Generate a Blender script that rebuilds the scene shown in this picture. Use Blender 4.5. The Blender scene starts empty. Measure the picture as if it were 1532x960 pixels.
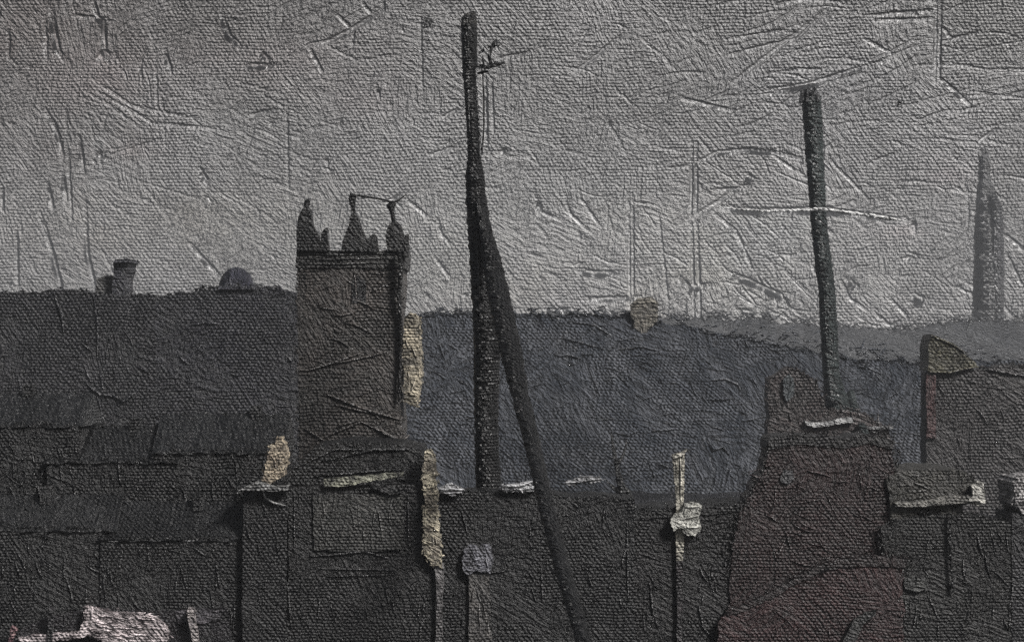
import bpy, bmesh, math, random
import numpy as np
from mathutils import Vector

random.seed(7)
rng = np.random.default_rng(7)
S = bpy.context.scene
COL = S.collection
F = 2800.0          # focal length in photo pixels (photo 1532 wide)
CAMZ = 25.0
HY = 520.0          # row of the horizon in the photo


def P(x, y, d):
    """photo pixel at distance d -> point in the world"""
    return Vector(((x - 766.0) / F * d, d, CAMZ + (HY - y) / F * d))


def px(n, d):
    return n * d / F


# ------------------------------------------------------------------ materials
def mat(name, col, d, col2=None, rough=0.36, weave=1.0, dab=1.0, grain=1.0, gain=1.0, spec=0.75, var=0.9, vscale=1.0, attr=None, body=None, uy=0.8, vy=0.0):
    """Paint-like rough surface: woven grain, short bristle marks in changing directions, fine grit and mottled colour."""
    m = bpy.data.materials.new(name)
    m.use_nodes = True
    nt = m.node_tree
    N, L = nt.nodes, nt.links
    N.clear()

    def nd(t, **k):
        n = N.new(t)
        for a, b in k.items():
            setattr(n, a, b)
        return n

    def math_(op, a, b=None, c=None):
        n = nd('ShaderNodeMath', operation=op)
        for i, v in enumerate((a, b, c)):
            if v is None:
                continue
            if isinstance(v, (int, float)):
                n.inputs[i].default_value = v
            else:
                L.new(v, n.inputs[i])
        return n.outputs[0]

    def vec(x, y):
        n = nd('ShaderNodeCombineXYZ')
        for i, v in enumerate((x, y)):
            if isinstance(v, (int, float)):
                n.inputs[i].default_value = v
            else:
                L.new(v, n.inputs[i])
        return n.outputs[0]

    def noise(v, scale, detail=2.0, rough_=0.5):
        n = nd('ShaderNodeTexNoise', noise_dimensions='2D')
        n.inputs['Scale'].default_value = scale
        n.inputs['Detail'].default_value = detail
        n.inputs['Roughness'].default_value = rough_
        L.new(v, n.inputs['Vector'])
        return n

    out = nd('ShaderNodeOutputMaterial')
    bs = nd('ShaderNodeBsdfPrincipled')
    L.new(bs.outputs[0], out.inputs['Surface'])
    tc = nd('ShaderNodeTexCoord')
    sp = nd('ShaderNodeSeparateXYZ')
    L.new(tc.outputs['Object'], sp.inputs[0])
    k = F / d
    off = random.uniform(0, 900)
    u = math_('ADD', math_('MULTIPLY', math_('ADD', sp.outputs[0], math_('MULTIPLY', sp.outputs[1], uy)), k), off)
    v = math_('ADD', math_('MULTIPLY', math_('ADD', sp.outputs[2], math_('MULTIPLY', sp.outputs[1], vy)), k), off * 0.37)
    q = vec(u, v)
    # slow wobble of the threads
    wob = noise(q, 0.02, 1.0)
    ws = nd('ShaderNodeSeparateColor')
    L.new(wob.outputs['Color'], ws.inputs[0])
    uu = math_('ADD', u, math_('MULTIPLY', ws.outputs[0], 7.0))
    vv = math_('ADD', v, math_('MULTIPLY', ws.outputs[1], 6.0))
    row = math_('DIVIDE', vv, 4.7)
    ph = math_('MULTIPLY', math_('FLOOR', row), math.pi)
    across = math_('SINE', math_('ADD', math_('MULTIPLY', uu, 2 * math.pi / 6.8), ph))
    along = math_('ABSOLUTE', math_('SINE', math_('MULTIPLY', row, math.pi)))
    wv = math_('MULTIPLY', along, math_('ADD', math_('MULTIPLY', across, 0.42), 0.58))
    wm = noise(q, 0.009, 2.0)
    wmask = nd('ShaderNodeMapRange')
    wmask.inputs['From Min'].default_value = 0.40
    wmask.inputs['From Max'].default_value = 0.56
    wmask.inputs['To Min'].default_value = 0.12
    wmask.inputs['To Max'].default_value = 1.0
    L.new(wm.outputs[0], wmask.inputs['Value'])
    wv = math_('MULTIPLY', wv, wmask.outputs[0])
    # bristle dabs
    vo = nd('ShaderNodeTexVoronoi', voronoi_dimensions='2D', feature='F1')
    vo.inputs['Scale'].default_value = 1 / 62.0
    L.new(vec(uu, vv), vo.inputs['Vector'])
    vc = nd('ShaderNodeSeparateColor')
    L.new(vo.outputs['Color'], vc.inputs[0])
    ang = math_('MULTIPLY', math_('SUBTRACT', vc.outputs[0], 0.35), 2.9)
    rot = nd('ShaderNodeVectorRotate', rotation_type='Z_AXIS')
    L.new(vec(uu, vv), rot.inputs['Vector'])
    L.new(ang, rot.inputs['Angle'])
    mp = nd('ShaderNodeMapping')
    mp.inputs['Scale'].default_value = (0.028, 0.19, 1)
    L.new(rot.outputs[0], mp.inputs['Vector'])
    br = noise(mp.outputs[0], 1.0, 2.5, 0.6)
    gr = noise(q, 0.17, 3.0, 0.62)
    lump = noise(q, 0.03, 3.0, 0.55)
    h = math_('MULTIPLY', wv, 2.6 * weave)
    h = math_('ADD', h, math_('MULTIPLY', br.outputs[0], 5.0 * dab))
    h = math_('ADD', h, math_('MULTIPLY', gr.outputs[0], 5.0 * grain))
    h = math_('ADD', h, math_('MULTIPLY', lump.outputs[0], 5.0 * dab))
    if body:      # thick paint buries the weave
        ba = nd('ShaderNodeAttribute', attribute_name=body)
        h = math_('MULTIPLY', h, math_('SUBTRACT', 1.0, math_('MULTIPLY', ba.outputs['Fac'], 0.9)))
    bp = nd('ShaderNodeBump')
    bp.inputs['Strength'].default_value = 1.0
    bp.inputs['Distance'].default_value = 3.4 * gain / k
    L.new(h, bp.inputs['Height'])
    L.new(bp.outputs[0], bs.inputs['Normal'])
    # colour
    c1 = nd('ShaderNodeMix', data_type='RGBA')
    c2 = col2 or tuple(c * 1.5 for c in col)
    c1.inputs[6].default_value = (*col, 1)
    c1.inputs[7].default_value = (*c2, 1)
    cn = noise(q, 0.012 * vscale, 4.0, 0.6)
    mr = nd('ShaderNodeMapRange')
    mr.inputs['From Min'].default_value = 0.35
    mr.inputs['From Max'].default_value = 0.68
    L.new(cn.outputs[0], mr.inputs['Value'])
    L.new(mr.outputs[0], c1.inputs[0])
    colout = c1.outputs[2]
    if attr:
        at = nd('ShaderNodeAttribute', attribute_name=attr)
        mx = nd('ShaderNodeMix', data_type='RGBA')
        L.new(at.outputs['Alpha'], mx.inputs[0])
        L.new(colout, mx.inputs[6])
        L.new(at.outputs['Color'], mx.inputs[7])
        colout = mx.outputs[2]
    # pigment flecks left between bristles
    fl = nd('ShaderNodeMapRange')
    fl.inputs['From Min'].default_value = 0.35
    fl.inputs['From Max'].default_value = 0.65
    fl.inputs['To Min'].default_value = 1.0 - var * 0.5
    fl.inputs['To Max'].default_value = 1.0 + var * 0.5
    L.new(br.outputs[0], fl.inputs['Value'])
    mu = nd('ShaderNodeVectorMath', operation='SCALE')
    L.new(colout, mu.inputs[0])
    L.new(fl.outputs[0], mu.inputs['Scale'])
    L.new(mu.outputs[0], bs.inputs['Base Color'])
    bs.inputs['Roughness'].default_value = rough
    bs.inputs['Specular IOR Level'].default_value = spec
    return m


# ------------------------------------------------------------------ object helpers
def tag(o, label, cat, group=None, kind=None):
    if label:
        o['label'] = label
    if cat:
        o['category'] = cat
    if group:
        o['group'] = group
    if kind:
        o['kind'] = kind
    return o


def thing(name, label, cat, base, group=None):
    o = bpy.data.objects.new(name, None)
    o.empty_display_size = 1.0
    COL.objects.link(o)
    o.location = base
    return tag(o, label, cat, group)


def link(name, bm, m, parent=None, origin=None, smooth=False):
    if parent is not None:
        org = Vector(parent.location)
        pp = parent.parent
        while pp is not None:
            org += Vector(pp.location)
            pp = pp.parent
    else:
        org = Vector(origin or (0, 0, 0))
    bmesh.ops.translate(bm, verts=bm.verts, vec=-org)
    bmesh.ops.recalc_face_normals(bm, faces=bm.faces)
    me = bpy.data.meshes.new(name)
    bm.to_mesh(me)
    bm.free()
    me.materials.append(m)
    if any(p.material_index == 1 for p in me.polygons):
        me.materials.append(impasto(m))
    if smooth:
        for p in me.polygons:
            p.use_smooth = True
    o = bpy.data.objects.new(name, me)
    COL.objects.link(o)
    if parent is not None:
        o.parent = parent
    else:
        o.location = org
    return o


def impasto(m):
    """the same paint laid on thickly: glossier, with the weave buried"""
    if m.name + '_thick' in bpy.data.materials:
        return bpy.data.materials[m.name + '_thick']
    k = m.copy()
    k.name = m.name + '_thick'
    for n in k.node_tree.nodes:
        if n.type == 'BUMP':
            n.inputs['Distance'].default_value *= 0.25
        if n.type == 'BSDF_PRINCIPLED':
            n.inputs['Roughness'].default_value = 0.36
            n.inputs['Specular IOR Level'].default_value = 1.0
    return k


def ragged(pts, amp=1.2, step=3.5, closed=True):
    """resample an outline and let it wander like a dragged brush"""
    out = []
    n = len(pts)
    wob = 0.0
    for i in range(n if closed else n - 1):
        a, b = pts[i], pts[(i + 1) % n]
        ln = math.hypot(b[0] - a[0], b[1] - a[1])
        m = max(1, int(ln / step))
        nx, ny = (-(b[1] - a[1]) / (ln + 1e-6), (b[0] - a[0]) / (ln + 1e-6))
        for j in range(m):
            t = j / m
            wob = wob * 0.6 + random.uniform(-amp, amp) * 0.7
            w = wob * min(1.0, 2.5 * min(t, 1 - t) + 0.25)
            out.append((a[0] + (b[0] - a[0]) * t + nx * w, a[1] + (b[1] - a[1]) * t + ny * w))
    if not closed:
        out.append(pts[-1])
    return out


def prism(bm, pts, d, depth, amp=1.2, step=3.5):
    """a solid with the given front outline (photo pixels at distance d) and real depth"""
    pts = ragged(pts, amp, step) if amp else pts
    f = [bm.verts.new(P(x, y, d)) for x, y in pts]
    b = [bm.verts.new(P(x, y, d) + Vector((0, depth, 0))) for x, y in pts]
    bm.faces.new(f)
    bm.faces.new(list(reversed(b)))
    n = len(f)
    for i in range(n):
        j = (i + 1) % n
        bm.faces.new((f[i], b[i], b[j], f[j]))
    return bm


def rect(x0, y0, x1, y1):
    return [(x0, y0), (x1, y0), (x1, y1), (x0, y1)]


def feather(bm, pts, d, n, reach=5, w=(.8, 1.9), ln=(5, 14), lift=.05):
    """short thick strokes straddling an outline, as a loaded brush leaves them"""
    seg = [math.hypot(b[0] - a[0], b[1] - a[1]) for a, b in zip(pts, pts[1:])]
    for _ in range(n):
        i = random.choices(range(len(seg)), seg)[0]
        t = random.random()
        x = pts[i][0] + (pts[i + 1][0] - pts[i][0]) * t + random.gauss(0, reach * .35)
        y = pts[i][1] + (pts[i + 1][1] - pts[i][1]) * t + random.gauss(0, reach * .35)
        a = math.atan2(pts[i + 1][1] - pts[i][1], pts[i + 1][0] - pts[i][0]) + random.gauss(0, .6)
        l = random.uniform(*ln)
        ww = random.uniform(*w)
        tube(bm, [(x - math.cos(a) * l / 2, y - math.sin(a) * l / 2, d + lift, ww * .3), (x, y + random.uniform(-1, 1), d + lift, ww), (x + math.cos(a) * l / 2, y + math.sin(a) * l / 2, d + lift, ww * .3)], 6, .2)


def tube(bm, path, segs=14, amp=0.0, yscale=1.0):
    """path: list of (x, y, d, half width in px); a round tapered solid"""
    rings = []
    n = len(path)
    for i, (x, y, d, r) in enumerate(path):
        c = P(x, y, d)
        a = P(*path[max(0, i - 1)][:3])
        b = P(*path[min(n - 1, i + 1)][:3])
        t = (b - a).normalized()
        side = t.cross(Vector((0, 1, 0)))
        if side.length < 1e-4:
            side = Vector((1, 0, 0))
        side.normalize()
        up = side.cross(t).normalized()
        R = px(r, d)
        ring = []
        for k in range(segs):
            g = 2 * math.pi * k / segs
            rr = R * (1 + random.uniform(-amp, amp))
            ring.append(bm.verts.new(c + side * math.cos(g) * rr + up * math.sin(g) * rr * yscale))
        rings.append(ring)
    for a, b in zip(rings, rings[1:]):
        for k in range(segs):
            j = (k + 1) % segs
            bm.faces.new((a[k], a[j], b[j], b[k]))
    bm.faces.new(rings[0])
    bm.faces.new(list(reversed(rings[-1])))
    return bm


def dense(pts, step=6):
    """interpolate a path of tuples so that it can wobble"""
    out = []
    for a, b in zip(pts, pts[1:]):
        m = max(1, int(math.hypot(b[0] - a[0], b[1] - a[1]) / step))
        for j in range(m):
            t = j / m
            out.append(tuple(p + (q - p) * t for p, q in zip(a, b)))
    out.append(pts[-1])
    return out


def ridge(bm, pts, d, w=2.0, off=0.3):
    """a raised ridge of paint or mortar lying on a front face at distance d (part of that face's mesh)"""
    pts = dense(pts, 5)
    n = len(pts)
    path = []
    for i, (x, y) in enumerate(pts):
        t = i / max(1, n - 1)
        taper = 0.25 + 0.75 * math.sin(math.pi * min(1, max(0, t * 0.94 + 0.03)))
        path.append((x + random.uniform(-.5, .5), y + random.uniform(-.5, .5), d - px(w * off, d),
                     w * taper * random.uniform(0.7, 1.2)))
    n0 = len(bm.faces)
    tube(bm, path, 6, 0.12)
    bm.faces.ensure_lookup_table()
    for f in bm.faces[n0:]:
        f.material_index = 1
        f.smooth = True


def dabs(bm, x0, y0, x1, y1, d, n, w=(0.8, 1.8), ln=(10, 40), ang=(0, 180)):
    """scattered raised brush ridges across a wall face"""
    for _ in range(n):
        x, y = random.uniform(x0, x1), random.uniform(y0, y1)
        a = math.radians(random.uniform(*ang))
        l = random.uniform(*ln)
        bend = random.uniform(-0.3, 0.3)
        pts = []
        for t in (0, .33, .66, 1):
            pts.append((x + math.cos(a + bend * t) * l * t, y - math.sin(a + bend * t) * l * t))
        if all(x0 <= p[0] <= x1 and y0 <= p[1] <= y1 for p in pts):
            ridge(bm, pts, d, random.uniform(*w))


def gable_house(root, d, depth, x0, x1, yeave, ytop, ybase, wm, rm, amp=1.0):
    """house seen along its eaves: wall below, pitched roof above with its ridge parallel to the picture"""
    bm = bmesh.new()
    prism(bm, rect(x0, yeave, x1, ybase), d, depth, amp)
    dabs(bm, max(0, x0), yeave + 4, x1, min(955, yeave + 160), d, 16, (.9, 1.7), (10, 36), (50, 170))
    feather(bm, [(x0, yeave), (x1, yeave)], d, 70, 9)
    feather(bm, [(x1, yeave), (x1, min(955, yeave + 150))], d, 40, 9)
    dabs(bm, max(0, x0), yeave - 6, x1, min(958, yeave + 190), d, 26, (.8, 1.8), (12, 44), (75, 105))
    wall = link('wall', bm, wm, root)
    bm = bmesh.new()
    e = px(1.5, d)
    zt = P(0, ytop, d).z
    ze = P(0, yeave, d).z - px(1, d)
    n = 26
    rows = []
    for (yy, zz) in ((d - e, ze - px(2, d)), (d - e, ze), (d + depth / 2, zt), (d + depth + e, ze)):
        r = []
        for i in range(n + 1):
            X = P(x0 - 5 + (x1 - x0 + 10) * i / n, 0, d).x
            r.append(bm.verts.new((X, yy + random.uniform(-.1, .1), zz + px(random.uniform(-amp, amp), d))))
        rows.append(r)
    for a, b in ((0, 1), (1, 2), (2, 3), (3, 0)):
        for i in range(n):
            bm.faces.new((rows[a][i], rows[a][i + 1], rows[b][i + 1], rows[b][i]))
    for i in (0, n):
        bm.faces.new([rows[k][i] for k in range(4)])
    feather(bm, [(x0 - 4, ytop), (x1 + 4, ytop)], d + depth / 2, 70, 9)
    roof = link('roof', bm, rm, root)
    return wall, roof


def base(x, d, depth=0):
    return (P(x, 0, d).x, d + depth / 2, 0)


def ground_y(d):
    return HY + CAMZ / d * F


# ------------------------------------------------------------------ camera, light, air
cam = bpy.data.cameras.new('camera')
camo = bpy.data.objects.new('camera', cam)
COL.objects.link(camo)
camo.location = (0, 0, CAMZ)
camo.rotation_euler = (math.radians(90), 0, 0)
cam.sensor_width = 36
cam.lens = 36 * F / 1532
cam.shift_y = (HY - 480) / 1532
cam.clip_start = 0.5
cam.clip_end = 12000
S.camera = camo

LDIR = Vector((0.58, -0.40, 0.71)).normalized()      # towards the sun: high right, a little behind the viewer
sun = bpy.data.lights.new('sun', 'SUN')
sun.energy = 4.4
sun.angle = math.radians(10)
sun.color = (1.0, 0.975, 0.95)
suno = bpy.data.objects.new('sun', sun)
COL.objects.link(suno)
suno.rotation_euler = LDIR.to_track_quat('Z', 'Y').to_euler()
suno.location = (200, -100, 300)

w = bpy.data.worlds.new('World')
S.world = w
w.use_nodes = True
wn = w.node_tree
bg = wn.nodes['Background']
sky = wn.nodes.new('ShaderNodeTexSky')
sky.sky_type = 'NISHITA'
sky.sun_disc = False
sky.sun_elevation = math.asin(LDIR.z)
sky.sun_rotation = math.atan2(LDIR.x, LDIR.y)
sky.dust_density = 4.0
hs = wn.nodes.new('ShaderNodeHueSaturation')      # thick overcast: the blue is mostly gone
hs.inputs['Saturation'].default_value = 0.35
wn.links.new(sky.outputs[0], hs.inputs['Color'])
wn.links.new(hs.outputs[0], bg.inputs[0])
bg.inputs[1].default_value = 0.05

S.view_settings.view_transform = 'Standard'
S.view_settings.look = 'None'
S.view_settings.gamma = 1
S.view_settings.exposure = 0.30
S.cycles.use_denoising = False
S.cycles.max_bounces = 4
S.cycles.diffuse_bounces = 2
S.cycles.volume_bounces = 0

# haze
HAZE = 0.00010
bm = bmesh.new()
bmesh.ops.create_cube(bm, size=1)
for v in bm.verts:
    v.co = Vector((v.co.x * 2200, 750 + v.co.y * 1560, -1.0 if v.co.z < 0 else 125.0))
hm = bpy.data.materials.new('haze_air')
hm.use_nodes = True
hn = hm.node_tree
hn.nodes.clear()
ho = hn.nodes.new('ShaderNodeOutputMaterial')
hv = hn.nodes.new('ShaderNodeVolumePrincipled')
hv.inputs['Color'].default_value = (0.90, 0.92, 0.96, 1)
hv.inputs['Density'].default_value = HAZE
hv.inputs['Anisotropy'].default_value = 0.0
hn.links.new(hv.outputs[0], ho.inputs['Volume'])
tag(link('haze', bm, hm), None, None, kind='stuff')

# ------------------------------------------------------------------ sky sheet (a thickly painted vault far behind)
SKYD = 2000.0
STROKES = [  # photo pixels, width, height
    ([(18, 45), (18, 90), (28, 98)], 2, .7), ([(73, 30), (73, 95)], 2.4, .8), ([(82, 15), (87, 55), (92, 80), (100, 92)], 3, 1.6),
    ([(145, 8), (152, 32), (160, 36), (160, 85), (166, 95)], 2.6, 1.5), ([(150, 95), (160, 82), (172, 90)], 4, 1.2), ([(251, 78), (254, 95), (259, 113)], 2.4, 1.4),
    ([(335, 25), (345, 55), (362, 73)], 2.6, 1.9), ([(368, 101), (415, 101)], 2.8, 1.9), ([(392, 82), (402, 92)], 3.5, 1.2),
    ([(463, 72), (490, 66), (520, 53), (575, 18), (573, 0)], 2.6, 1.5), ([(467, 78), (483, 110)], 2, 1), ([(505, 25), (530, 50), (528, 70)], 2, .7),
    ([(70, 165), (85, 190), (92, 215), (95, 240)], 2.5, 1.2), ([(120, 205), (127, 262)], 2.4, 1.4), ([(95, 262), (100, 302)], 2.6, 1.4), ([(72, 275), (80, 312)], 2.4, 1.2),
    ([(104, 230), (108, 330)], 1.8, .9), ([(115, 28), (165, 33)], 2, .8), ([(300, 255), (312, 275)], 3, 1.2), ([(5, 280), (5, 315)], 2, .9),
    ([(128, 300), (131, 382), (139, 413), (146, 481)], 2.4, 1.5), ([(60, 320), (70, 348), (90, 420), (95, 490)], 2.6, 1.4), ([(25, 340), (27, 430)], 2, 1),
    ([(285, 365), (330, 415)], 2.2, 1.3), ([(236, 90), (238, 200)], 1.6, .5), ([(430, 150), (432, 300)], 1.6, .5), ([(145, 230), (160, 238)], 3, 1.0),
    ([(240, 210), (170, 232)], 1.8, .6), ([(375, 175), (415, 165)], 2, .9), ([(150, 140), (230, 185), (330, 195)], 1.8, .6), ([(140, 120), (200, 160), (300, 180)], 1.8, .6),
    ([(1095, 125), (1230, 22)], 2.4, 1.6), ([(1085, 62), (1180, 48)], 2, .9), ([(1090, 85), (1190, 60), (1240, 12)], 2, 1), ([(1130, 140), (1200, 130), (1340, 88)], 2.6, 1.7),
    ([(1120, 147), (1210, 130), (1290, 112)], 2.2, 1.1), ([(1300, 27), (1395, 20)], 2, 1), ([(1305, 35), (1390, 32)], 2, 1), ([(1395, 0), (1396, 125)], 2.4, 1.2), ([(1402, 0), (1401, 125)], 2, .9),
    ([(1405, 45), (1420, 62), (1460, 52)], 2, 1), ([(1400, 118), (1430, 142), (1450, 162)], 2.2, 1.2), ([(1290, 62), (1340, 88)], 2, .8), ([(1020, 150), (1095, 167)], 2.2, 1),
    ([(1000, 255), (1035, 248), (1070, 230), (1110, 225), (1160, 229), (1195, 238)], 2.4, 1.6), ([(1034, 215), (1033, 335)], 2, 1.2), ([(1041, 215), (1041, 335)], 2, 1.2),
    ([(1030, 330), (1060, 312), (1095, 288), (1125, 275)], 3, 1.8), ([(1115, 264), (1128, 272)], 4, 1.8), ([(1068, 285), (1110, 283)], 2.6, 1.2),
    ([(1060, 310), (1140, 316), (1230, 313), (1290, 322), (1355, 330)], 3.2, 1.9), ([(1034, 340), (1036, 420), (1039, 500)], 2.2, 1.2), ([(1042, 340), (1045, 420), (1048, 500)], 2, 1),
    ([(1070, 322), (1100, 345), (1125, 402)], 2, 1), ([(1015, 415), (1032, 430), (1070, 426)], 3, 1.3), ([(1085, 405), (1120, 420), (1168, 442), (1185, 472)], 3, 1.7),
    ([(1065, 465), (1085, 480), (1088, 512)], 2.6, 1.3), ([(1100, 460), (1140, 500)], 2.4, 1.1), ([(1258, 420), (1272, 448), (1296, 464)], 2, 1), ([(1310, 470), (1332, 488), (1352, 478)], 2.2, 1.1),
    ([(1330, 445), (1358, 475)], 1.8, .9), ([(1268, 418), (1283, 432)], 3.2, 1.6), ([(1350, 389), (1372, 383)], 3, 1.3), ([(1368, 444), (1384, 451)], 4.5, 2), ([(1503, 352), (1532, 374)], 2, 1),
    ([(1505, 380), (1530, 430)], 2, 1), ([(865, 405), (895, 409), (930, 408)], 3, 1.9), ([(866, 448), (960, 445)], 2.6, 1.4), ([(818, 459), (832, 466), (855, 465)], 4, 2), ([(940, 290), (942, 480)], 2.2, .9),
    ([(946, 290), (947, 480)], 1.8, .7), ([(655, 330), (660, 352), (675, 366)], 2, .9), ([(653, 388), (672, 415)], 2, .9), ([(640, 235), (695, 214)], 2, .8), ([(660, 178), (692, 162)], 2, .8),
    ([(725, 112), (728, 225)], 2.6, 1.1), ([(735, 120), (738, 200)], 1.8, .8), ([(745, 232), (760, 225)], 3, 1), ([(745, 90), (800, 80)], 1.8, .8), ([(800, 290), (810, 318), (840, 330)], 1.8, .7),
    ([(845, 290), (852, 320), (880, 345)], 1.8, .8), ([(870, 300), (895, 335)], 1.8, .8), ([(805, 300), (806, 320)], 3, 1), ([(630, 25), (632, 140)], 1.6, .6), ([(860, 110), (930, 55)], 1.8, .7),
    ([(1150, 230), (1195, 260)], 1.8, .8), ([(1300, 245), (1345, 228)], 2, .8), ([(1460, 215), (1490, 192)], 2, 1), ([(1240, 240), (1300, 300)], 1.6, .6),
    ([(610, 300), (640, 325)], 2, .8), ([(545, 10), (560, 30)], 2, .7), ([(985, 320), (1000, 460)], 1.6, .6), ([(1365, 330), (1366, 345)], 3, 1), ([(600, 292), (575, 306)], 2.4, 1.2),
]
# loose bundles of bristle strokes, in the directions the sky was brushed
def bundle(x0, y0, x1, y1, n, ang, spread, ln, hgt):
    for _ in range(n):
        x, y = random.uniform(x0, x1), random.uniform(y0, y1)
        a = math.radians(random.gauss(ang, spread))
        b = random.uniform(-.35, .35)
        l = random.uniform(*ln)
        pts = [(x + math.cos(a + b * t) * l * t, y - math.sin(a + b * t) * l * t) for t in (0, .25, .5, .75, 1)]
        STROKES.append((pts, random.uniform(.9, 1.9), random.uniform(.15, .75) * hgt * random.uniform(.5, 1)))
bundle(1040, 10, 1480, 210, 90, 12, 9, (40, 150), 1.0)
bundle(1040, 200, 1500, 330, 60, -20, 30, (20, 90), .9)
bundle(1020, 360, 1200, 480, 70, -25, 35, (15, 60), 1.3)
bundle(1240, 380, 1500, 500, 50, -30, 40, (15, 60), 1.0)
bundle(780, 250, 1020, 460, 60, -35, 35, (12, 60), .8)
bundle(100, 100, 420, 330, 40, -25, 18, (30, 110), .6)
bundle(0, 0, 300, 430, 26, 95, 12, (15, 70), 1.0)
bundle(300, 0, 720, 300, 60, 28, 28, (15, 80), .7)
bundle(740, 0, 1040, 260, 90, 8, 28, (15, 90), .7)
bundle(0, 0, 1532, 500, 130, -40, 60, (5, 16), 1.6)

fx = np.concatenate([np.linspace(-2200, -110, 60, endpoint=False), np.linspace(-110, 1640, 1500), np.linspace(1640, 3700, 61)[1:]])
fy = np.concatenate([np.linspace(-1400, -80, 40, endpoint=False), np.linspace(-80, 560, 560), np.linspace(560, 640, 9)[1:]])
GX, GY = np.meshgrid(fx, fy)
H = np.zeros_like(GX)
BODY = np.zeros_like(GX)
for pts, wd, hg in STROKES:
    wd *= 1.12
    pts = dense(pts, 4)
    n = len(pts)
    jit = rng.normal(0, .35, (n, 2))
    arr = np.array(pts) + jit
    x0, x1, y0, y1 = arr[:, 0].min() - 14, arr[:, 0].max() + 14, arr[:, 1].min() - 14, arr[:, 1].max() + 14
    ix = np.searchsorted(fx, [x0, x1]); iy = np.searchsorted(fy, [y0, y1])
    if ix[0] >= ix[1] or iy[0] >= iy[1]:
        continue
    sx, sy = GX[iy[0]:iy[1], ix[0]:ix[1]], GY[iy[0]:iy[1], ix[0]:ix[1]]
    best = np.full(sx.shape, 1e9); sgn = np.zeros(sx.shape); tt = np.zeros(sx.shape)
    for i in range(n - 1):
        ax, ay = arr[i]; bx, by = arr[i + 1]
        dx, dy = bx - ax, by - ay
        l2 = dx * dx + dy * dy + 1e-9
        t = np.clip(((sx - ax) * dx + (sy - ay) * dy) / l2, 0, 1)
        qx, qy = sx - ax - dx * t, sy - ay - dy * t
        dd = np.hypot(qx, qy)
        better = dd < best
        best = np.where(better, dd, best)
        sgn = np.where(better, np.sign(dx * qy - dy * qx), sgn)
        tt = np.where(better, (i + t) / (n - 1), tt)
    taper = (0.12 + 0.88 * np.sin(np.pi * np.clip(tt, .02, .98)) ** .7) * (0.75 + 0.25 * np.sin(tt * 17 + hg * 9))
    prof = np.exp(-(best / wd) ** 2) - 0.35 * np.exp(-((best - 2.2 * wd) / (1.2 * wd)) ** 2) * (sgn > 0)
    BODY[iy[0]:iy[1], ix[0]:ix[1]] = np.maximum(BODY[iy[0]:iy[1], ix[0]:ix[1]], np.exp(-(best / (1.3 * wd)) ** 4) * min(1, hg) * (.3 + .7 * np.sin(np.pi * np.clip(tt, .02, .98))))
    H[iy[0]:iy[1], ix[0]:ix[1]] += prof * taper * hg * wd * 0.60
Zs = CAMZ + (HY - GY) / F * SKYD
Xs = (GX - 766) / F * SKYD
Ys = SKYD - 0.00011 * np.clip(Zs, 0, None) ** 2 - H * SKYD / F
nvx, nvy = len(fx), len(fy)
me = bpy.data.meshes.new('sky')
co = np.stack([Xs, Ys - SKYD, Zs], -1).reshape(-1, 3).astype(np.float32)
me.vertices.add(len(co))
me.vertices.foreach_set('co', co.ravel())
ii = np.arange((nvx) * (nvy)).reshape(nvy, nvx)
quads = np.stack([ii[:-1, :-1], ii[1:, :-1], ii[1:, 1:], ii[:-1, 1:]], -1).reshape(-1, 4)
nf = len(quads)
me.loops.add(nf * 4)
me.polygons.add(nf)
me.loops.foreach_set('vertex_index', quads.ravel().astype(np.int32))
me.polygons.foreach_set('loop_start', (np.arange(nf) * 4).astype(np.int32))
me.polygons.foreach_set('use_smooth', np.ones(nf, bool))
me.update(calc_edges=True)
# pigment dabs, plus sky darkening and glow painted in colour: (x, y, rx, ry, colour, strength)
SKY_TONES = [(1410, 262, 32, 22, (.52, .46, .47), .55), (1340, 345, 45, 14, (.50, .45, .45), .5), (1050, 405, 40, 18, (.42, .40, .30), .5), (925, 30, 26, 10, (.5, .48, .5), .45),
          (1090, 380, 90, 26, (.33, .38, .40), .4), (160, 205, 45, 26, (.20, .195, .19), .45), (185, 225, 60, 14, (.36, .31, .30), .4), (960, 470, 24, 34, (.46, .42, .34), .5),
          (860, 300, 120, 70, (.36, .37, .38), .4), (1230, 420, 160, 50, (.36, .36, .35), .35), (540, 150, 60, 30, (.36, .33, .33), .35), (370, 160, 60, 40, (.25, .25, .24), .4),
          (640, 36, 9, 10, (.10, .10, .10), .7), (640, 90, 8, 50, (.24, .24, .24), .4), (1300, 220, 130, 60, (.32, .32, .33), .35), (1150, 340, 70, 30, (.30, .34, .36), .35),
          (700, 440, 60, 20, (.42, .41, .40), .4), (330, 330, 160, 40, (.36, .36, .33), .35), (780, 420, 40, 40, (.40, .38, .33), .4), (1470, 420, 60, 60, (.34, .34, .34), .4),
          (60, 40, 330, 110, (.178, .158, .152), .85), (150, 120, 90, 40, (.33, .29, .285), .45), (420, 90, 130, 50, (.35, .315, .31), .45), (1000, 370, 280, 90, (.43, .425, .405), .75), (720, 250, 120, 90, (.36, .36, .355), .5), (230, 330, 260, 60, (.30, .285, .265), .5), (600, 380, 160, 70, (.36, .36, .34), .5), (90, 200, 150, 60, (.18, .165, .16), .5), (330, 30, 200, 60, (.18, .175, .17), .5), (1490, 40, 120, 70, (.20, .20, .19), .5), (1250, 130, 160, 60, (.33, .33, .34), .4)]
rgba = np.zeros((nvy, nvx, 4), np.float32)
nz = np.zeros((nvy, nvx))
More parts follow.
